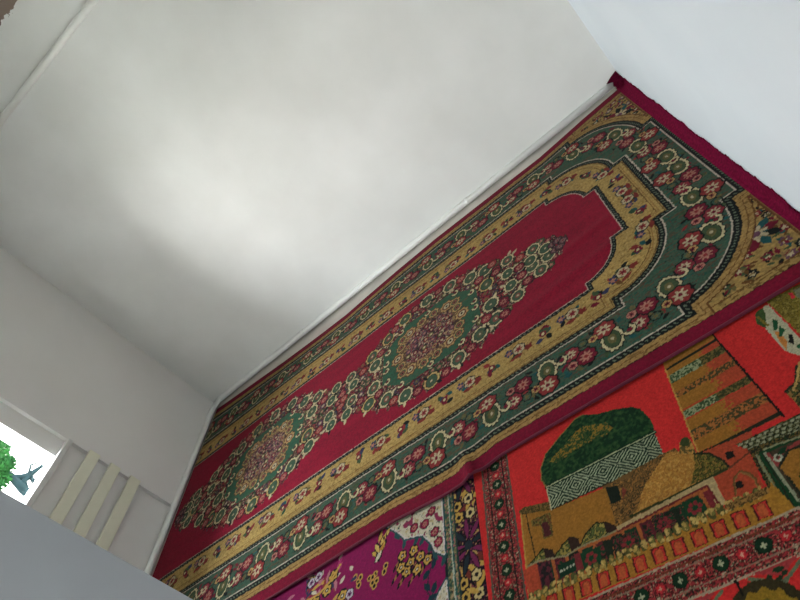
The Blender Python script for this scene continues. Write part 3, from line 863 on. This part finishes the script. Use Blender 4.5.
def wall(name, boxes, material):
    bm = bmesh.new()
    for q in boxes: add_box(bm, *q)
    return structure(link(name, bm, material))


wall('floor', [(XL - T, XR + .2, YB - .2, YF + .2, -.12, 0)], M_floor)
wall('ceiling', [(XL - T, XR + .2, YB - .2, YF + .2, ZC, ZC + .12)], M_ceil)
wall('wall_far', [(XL - T, XR + .2, YF, YF + .2, 0, ZC)], M_far)


def xr(y): return XR + max(0.0, y - 1.9) * .0125      # the wall runs very slightly out of square


bm = bmesh.new()
P = [(XR, YB), (XR, 1.9), (xr(YF), YF), (XR + .25, YF), (XR + .25, YB)]
lo = [bm.verts.new((x, y, 0)) for x, y in P]; hi = [bm.verts.new((x, y, ZC)) for x, y in P]
bm.faces.new(lo[::-1]); bm.faces.new(hi)
for i in range(5): bm.faces.new((lo[i], lo[(i + 1) % 5], hi[(i + 1) % 5], hi[i]))
structure(link('wall_right', bm, plaster('whitewash_skylit', (224, 234, 240), (232, 241, 246), scale=1.2)))  # cool skylight tint mixed into this wall's base colour
# left wall with the window niche: reveal from y 1.70 to 2.87
NY0, NY1, SZ, HZ = 1.6, 2.872, .85, 1.8      # niche; window opening inside it ends at WY
WY, XN = 2.745, XL - .03
wall('wall_left', [(XL - T, XL, NY1, YF, 0, ZC), (XL - T, XL, YB, NY0, 0, ZC), (XL - T, XL, NY0, NY1, HZ + .12, ZC),
                   (XL - T, XN, NY0, NY1, 0, SZ - .02), (XL - T, XN, WY, NY1, SZ - .02, HZ + .12), (XL - T, XN, NY0, WY, HZ, HZ + .12)], M_wall2)
# back wall with the second window
BX0, BX1, BZ0, BZ1 = -.55, .3, 1.0, 1.95
wall('wall_back', [(XL, BX0, YB - T, YB, 0, ZC), (BX1, XR, YB - T, YB, 0, ZC), (BX0, BX1, YB - T, YB, 0, BZ0), (BX0, BX1, YB - T, YB, BZ1, ZC)], M_wall2)
# short partition beside the camera
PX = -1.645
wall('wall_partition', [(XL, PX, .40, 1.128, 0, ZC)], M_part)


def window_x(name, x, y0, y1, z0, z1, bars):
    """casement standing behind the reveal, plane x"""
    f = bmesh.new(); g = .06
    add_box(f, x - .05, x, y0 - g, y0 + .004, z0 - g, z1 + g, .004); add_box(f, x - .05, x, y1 - .004, y1 + g, z0 - g, z1 + g, .004)
    add_box(f, x - .05, x, y0, y1, z0 - g, z0 + .004, .004); add_box(f, x - .05, x, y0, y1, z1 - .004, z1 + g, .004)
    for yb in bars: add_box(f, x - .05, x, yb - .03, yb + .03, z0, z1, .004)
    w = structure(link(name, f, M_frame))
    bm = bmesh.new(); add_box(bm, x - .028, x - .022, y0 + .002, y1 - .002, z0 + .002, z1 - .002)
    link('window_pane', bm, M_glass, w)
    return w


win1 = window_x('window_1', XL - T - .002, NY0 + .002, WY, SZ, HZ, [2.17])
bm = bmesh.new(); add_box(bm, XL - T - .01, XL - .005, NY0 + .003, WY - .003, SZ - .02, SZ + .004, .002); add_box(bm, XN + .0005, XL + .022, NY0 + .003, NY1 - .003, SZ - .03, SZ + .006, .006)
link('window_sill', bm, M_frame, win1)
f = bmesh.new()
y = YB - T + .06
for q in ((BX0, BX0 + .06, BZ0, BZ1), (BX1 - .06, BX1, BZ0, BZ1), (BX0, BX1, BZ0, BZ0 + .06), (BX0, BX1, BZ1 - .06, BZ1), (-.155, -.095, BZ0, BZ1)):
    add_box(f, q[0], q[1], y - .05, y, q[2], q[3], .004)
win2 = structure(link('window_2', f, M_frame))
bm = bmesh.new(); add_box(bm, BX0 + .03, BX1 - .03, y - .03, y - .024, BZ0 + .03, BZ1 - .03); link('window_pane', bm, M_glass, win2)

# ------------------------------------------------------------------ heating pipes
def pipe(name, pts, r, label, brackets, wall_dir):
    bm = bmesh.new(); add_tube(bm, pts, r, 20)
    o = link(name, bm, M_pipe, None, True); tag(o, label, 'pipe', None)
    for p in brackets:
        b = bmesh.new(); d = Vector(wall_dir(p)); p = Vector(p)
        add_tube(b, [p, p + d], .009, 10)
        ax = Vector((1, 0, 0)) if abs(d.y) > 0 else Vector((0, 1, 0))
        add_tube(b, [p - ax * .011, p + ax * .011], r + .003, 20)
        link('bracket', b, M_pipe, o, True)
    return o


pz, pr = .037, .0205
pxl, py = XL + .03, YF - .028
corner = [(pxl + .10 * (1 - math.sin(a)), py - .10 * (1 - math.cos(a)), pz) for a in np.linspace(0, PI / 2, 9)]
low = [(XR + .005, py, pz), (-1.2, py, pz)] + corner + [(pxl, 2.0, pz), (pxl, 1.14, pz)]
pipe('heating_pipe', low, pr, 'white painted heating pipe running along the floor edge beside the red runner', [(-.75, py, pz), (-2.35, py, pz), (pxl, 3.1, pz)],
     lambda p: (0, .03, 0) if p[1] > 3.8 else (-.032, 0, 0))
uz = 2.418
pipe('heating_pipe', [(XL + .005, YF - .034, uz), (XR - .005, YF - .034, uz)], .021, 'white painted heating pipe running high on the far wall', [(-2.9, YF - .034, uz), (-.3, YF - .034, uz)],
     lambda p: (0, .036, 0))

# ------------------------------------------------------------------ slatted cover
cover = empty('radiator_cover', (XL + .01, 2.3, 0))
tag(cover, 'three cream horizontal slats across the wall niche below the window', 'radiator cover')
bpy.context.view_layer.update()
for z0, z1 in ((.628, .706), (.473, .549), (.316, .395)):
    o = box('slat', -.008, .014, -.74, .582, z0, z1, M_slat, cover, .004)
for y0 in (-.62, -.12): box('upright', -.0385, -.008, y0, y0 + .05, 0, .70, M_slat, cover, .004)

# ------------------------------------------------------------------ carpets
wp = weave_purple()
purple = wp.mesh('purple_rug', M_carpet, lambda X, Y: .0078 + .0008 * np.sin(X * 9) * np.sin(Y * 7), thick=.0075)
tag(purple, 'purple floral rug with gold blossoms, lying partly under the red runner', 'rug')
wm = weave_mosque()
mosque = wm.mesh('picture_rug', M_carpet, lambda X, Y: .0086 + .0008 * np.sin(X * 8 + 1) * np.sin(Y * 9), thick=.008)
tag(mosque, 'bright red rug picturing a mosque with a green dome', 'rug')

wr = weave_runner()
YC = 2.72
xf = [-3.43, -3.36, -2.57, -2.2, -1.89, -1.4, -1.06, -.6, -.21, .13, .4]
yf = [3.83, 3.83, 3.735, 3.715, 3.705, 3.76, 3.785, 3.77, 3.765, 3.82, 3.845]
xn = [-3.43, -2.1, -1.38, -1.12, -.98, -.86, -.44, .0, .4]
yn = [1.632, 1.632, 1.645, 1.625, 1.628, 1.652, 1.643, 1.637, 1.637]


def runner_warp(U, V):
    far = np.interp(U, xf, yf) - (YC + 1.085); near = np.interp(U, xn, yn) - (YC - 1.085)
    return U, YC + V + far * sstep(.62, 1.085, V) + near * sstep(.62, 1.085, -V)


def runner_z(X, Y):
    z = .0225 - .011 * sstep(1.9, 2.06, Y)
    z = z + .0018 * (1 + np.sin(X * 6 + Y * 3)) * .6
    # two long creases and the lifted fold at the front edge
    z = z + .005 * np.exp(-((Y - 2.42 - .12 * (X + .3)) / .035) ** 2) * sstep(-.75, -.4, X) * (1 - sstep(-.12, .0, X))
    z = z + .004 * np.exp(-((Y - 2.62 - .10 * (X + .3)) / .032) ** 2) * sstep(-.5, -.3, X) * (1 - sstep(-.12, .0, X))
    z = z + .022 * np.exp(-((X + .985 + .25 * (Y - 1.64)) / .035) ** 2) * (1 - sstep(1.63, 1.86, Y))
    return z


runner = wr.mesh('runner_rug', M_carpet, runner_z, runner_warp, thick=.009)
tag(runner, 'large red runner rug with green floral border and two medallions along the wall', 'rug')
# rolled selvedge along the front edge
xs = np.linspace(-3.384, .39, 160); yy = np.interp(xs, xn, yn)
bm = bmesh.new()
add_tube(bm, [(x, y, float(runner_z(np.array(x), np.array(y))) - .004) for x, y in zip(xs, yy)], .0058, 8)
link('edge_binding', bm, M_bind, runner, True)
# ragged hem that laps up against the right wall
bm = bmesh.new()
ys = np.arange(1.60, 3.878, .005)
prev = None
n1 = np.interp(np.arange(len(ys)), np.arange(0, len(ys) + 12, 12), rng.uniform(-1, 1, len(np.arange(0, len(ys) + 12, 12))))
wob = np.interp(np.arange(len(ys)), np.arange(0, len(ys) + 30, 30), rng.uniform(-1, 1, len(np.arange(0, len(ys) + 30, 30))))
for i, y in enumerate(ys):
    z0 = float(runner_z(np.array(.38), np.array(y)))
    end = max(0, (y - 3.84)) * .1
    h = .062 + .010 * n1[i] + .007 * wob[i] + rng.uniform(-.009, .006) + (.012 if rng.random() < .05 else 0)
    prof = [(.380, z0 + .0015), (.392, z0 + .003), (.403 + .003 * wob[i], z0 + .012), (.409, z0 + .03), (.413 + .0015 * n1[i], h), (.4165, h - .002), (.4165, z0 + .01), (.40, z0 - .002), (.385, z0 - .002)]
    dx = xr(y) - XR
    row = [bm.verts.new((p[0] + (dx if j in (3, 4, 5, 6) else dx * .5 if j in (2, 7) else 0), y, p[1])) for j, p in enumerate(prof)]
    if prev:
        for k in range(len(row)): bm.faces.new((prev[k], prev[(k + 1) % len(row)], row[(k + 1) % len(row)], row[k]))
    else: bm.faces.new(row)
    prev = row
bm.faces.new(prev[::-1])
hem = link('fringe', bm, M_hem, runner, True)
hem['label'] = 'ragged maroon fringe lapping up the wall'
# loose flap of the hem in the far corner, hanging over the end of the pipe
bm = bmesh.new()
pts = [(.352, 3.89, .067), (.394, 3.915, .076), (.438, 3.918, .088), (.437, 3.80, .055), (.395, 3.78, .028), (.372, 3.83, .05), (.386, 3.86, .062), (.366, 3.87, .067)]
vs = [bm.verts.new(p) for p in pts]
c = bm.verts.new((.405, 3.86, .067))
for i in range(len(vs)): bm.faces.new((vs[i], vs[(i + 1) % len(vs)], c))
bmesh.ops.solidify(bm, geom=bm.faces[:], thickness=.003)
link('fringe_flap', bm, M_hem, runner)

# ------------------------------------------------------------------ outside: yard, tree
bm = bmesh.new(); add_box(bm, -40, 20, -30, 30, -.9, -.6)
wallo = structure(link('ground', bm, M_grass))


def leaf_mat():
    m, nt, b = new_mat('leaves')
    geo = nt.nodes.new('ShaderNodeNewGeometry')
    r = nt.nodes.new('ShaderNodeValToRGB')
    r.color_ramp.elements[0].color = (.001, .010, .005, 1); r.color_ramp.elements[1].color = (.012, .06, .010, 1)
    n = nt.nodes.new('ShaderNodeTexNoise'); n.inputs['Scale'].default_value = 4
    nt.links.new(geo.outputs['Position'], n.inputs['Vector']); nt.links.new(n.outputs['Fac'], r.inputs['Fac'])
    nt.links.new(r.outputs['Color'], b.inputs['Base Color']); b.inputs['Roughness'].default_value = .8; b.inputs['Specular IOR Level'].default_value = .03
    return m


M_leaf = leaf_mat()


def tree(loc, trunk, limbs, clumps, leaf, label):
    root = empty('tree', loc); tag(root, label, 'tree')
    bm = bmesh.new()
    add_tube(bm, *trunk, n=10)
    for pts, rad in limbs: add_tube(bm, pts, rad, 8)
    link('trunk', bm, M_bark, root, True)
    bm = bmesh.new()
    for (c, r, k) in clumps:
        for _ in range(k):
            d = Vector(rng.normal(size=3)).normalized() * (r * rng.uniform(.2, 1) ** .6)
            p = Vector(c) + Vector((d.x, d.y, d.z * .8))
            u = Vector(rng.normal(size=3)).normalized(); v = u.orthogonal().normalized()
            L = leaf * rng.uniform(.6, 1.2)
            q = [bm.verts.new(p + s) for s in (u * L, v * L * .4, -u * L, -v * L * .4)]
            bm.faces.new(q)
    link('foliage', bm, M_leaf, root)


M_yard = plaster('yard_concrete', (176, 172, 160), (196, 192, 182), scale=1.5)
wallo.data.materials[0] = M_yard
structure(box('wall_courtyard', -15.3, -15.0, -14, 26, -.6, 1.9, M_wall2))
tx = -7.5
tree((tx, 5.22, -.6), ([(0, 0, 0), (0, .03, .4), (.02, .06, .8), (0, .15, 1.02), (0, .12, 1.25), (0, .05, 1.5)], [.075, .065, .055, .045, .035, .02]),
     [([(.02, .06, .78), (0, .17, .86), (0, .30, .84), (.02, .42, .80), (.02, .56, .76)], [.045, .04, .036, .026, .012]),
      ([(.0, .15, .98), (0, .22, .90), (0, .30, .85)], [.04, .04, .03]),
      ([(0, .28, .83), (0, .22, .72), (.0, .10, .55)], [.03, .026, .02]),
      ([(.0, .30, .86), (0, .42, .90), (.0, .55, .80)], [.02, .014, .008]),
      ([(.0, .14, 1.2), (0, .36, 1.34), (.0, .58, 1.36)], [.024, .018, .01])],
     [((0, .14, 1.3), .24, 1500), ((.05, -.05, 1.45), .28, 1300), ((0, .38, 1.33), .17, 700), ((0, .25, 1.14), .13, 420), ((-.1, .2, 1.6), .25, 900), ((0, .0, 1.12), .17, 500), ((0, -.25, 1.25), .3, 900), ((0, .52, 1.37), .09, 200), ((0, .05, 1.9), .35, 900)], .035,
     'small green leafy tree with a forked trunk outside the left window')


# ------------------------------------------------------------------ light
W = bpy.data.worlds.new('sky'); scene.world = W; W.use_nodes = True
nt = W.node_tree; bg = nt.nodes['Background']
tc = nt.nodes.new('ShaderNodeTexCoord'); sp = nt.nodes.new('ShaderNodeSeparateXYZ')
rp = nt.nodes.new('ShaderNodeValToRGB')
rp.color_ramp.elements[0].position = 0.0; rp.color_ramp.elements[0].color = (1.0, .985, .95, 1)
rp.color_ramp.elements[1].position = .8; rp.color_ramp.elements[1].color = (.80, .91, 1.0, 1)
nt.links.new(tc.outputs['Generated'], sp.inputs[0]); nt.links.new(sp.outputs['Z'], rp.inputs['Fac'])
nt.links.new(rp.outputs['Color'], bg.inputs['Color'])
bg.inputs['Strength'].default_value = 14.0


def portal(name, loc, rot, sx, sy):
    l = bpy.data.lights.new(name, 'AREA'); l.shape = 'RECTANGLE'; l.size = sx; l.size_y = sy
    l.cycles.is_portal = True
    o = bpy.data.objects.new(name, l); COL.objects.link(o); o.location = loc; o.rotation_euler = rot
    return o


portal('portal_left', (XL - T - .08, (NY0 + WY) / 2, (SZ + HZ) / 2), (0, -PI / 2, 0), HZ - SZ, WY - NY0)
portal('portal_back', ((BX0 + BX1) / 2, YB - T - .02, (BZ0 + BZ1) / 2), (PI / 2, 0, 0), BX1 - BX0, BZ1 - BZ0)

# ------------------------------------------------------------------ camera
cam = bpy.data.cameras.new('camera'); cam.sensor_width = 36; cam.lens = 618.73 * 36 / 800
cam.clip_start = .02
co = bpy.data.objects.new('camera', cam); COL.objects.link(co)
R = [[0.742521250658844, -0.5697643095039124, -0.3521801015610557],
     [0.007198843859789986, -0.5189627755217064, 0.8547665261753582],
     [-0.6697838225630031, -0.6372175995987055, -0.38123924482476246]]
m = Matrix([[R[i][0], -R[i][1], -R[i][2]] for i in range(3)]).to_4x4()
m.translation = (0, 0, 1.5)
co.matrix_world = m
scene.camera = co

vs = scene.view_settings
vs.view_transform = 'Standard'; vs.look = 'None'; vs.gamma = 1.0; vs.exposure = 1.18
vs.use_curve_mapping = False
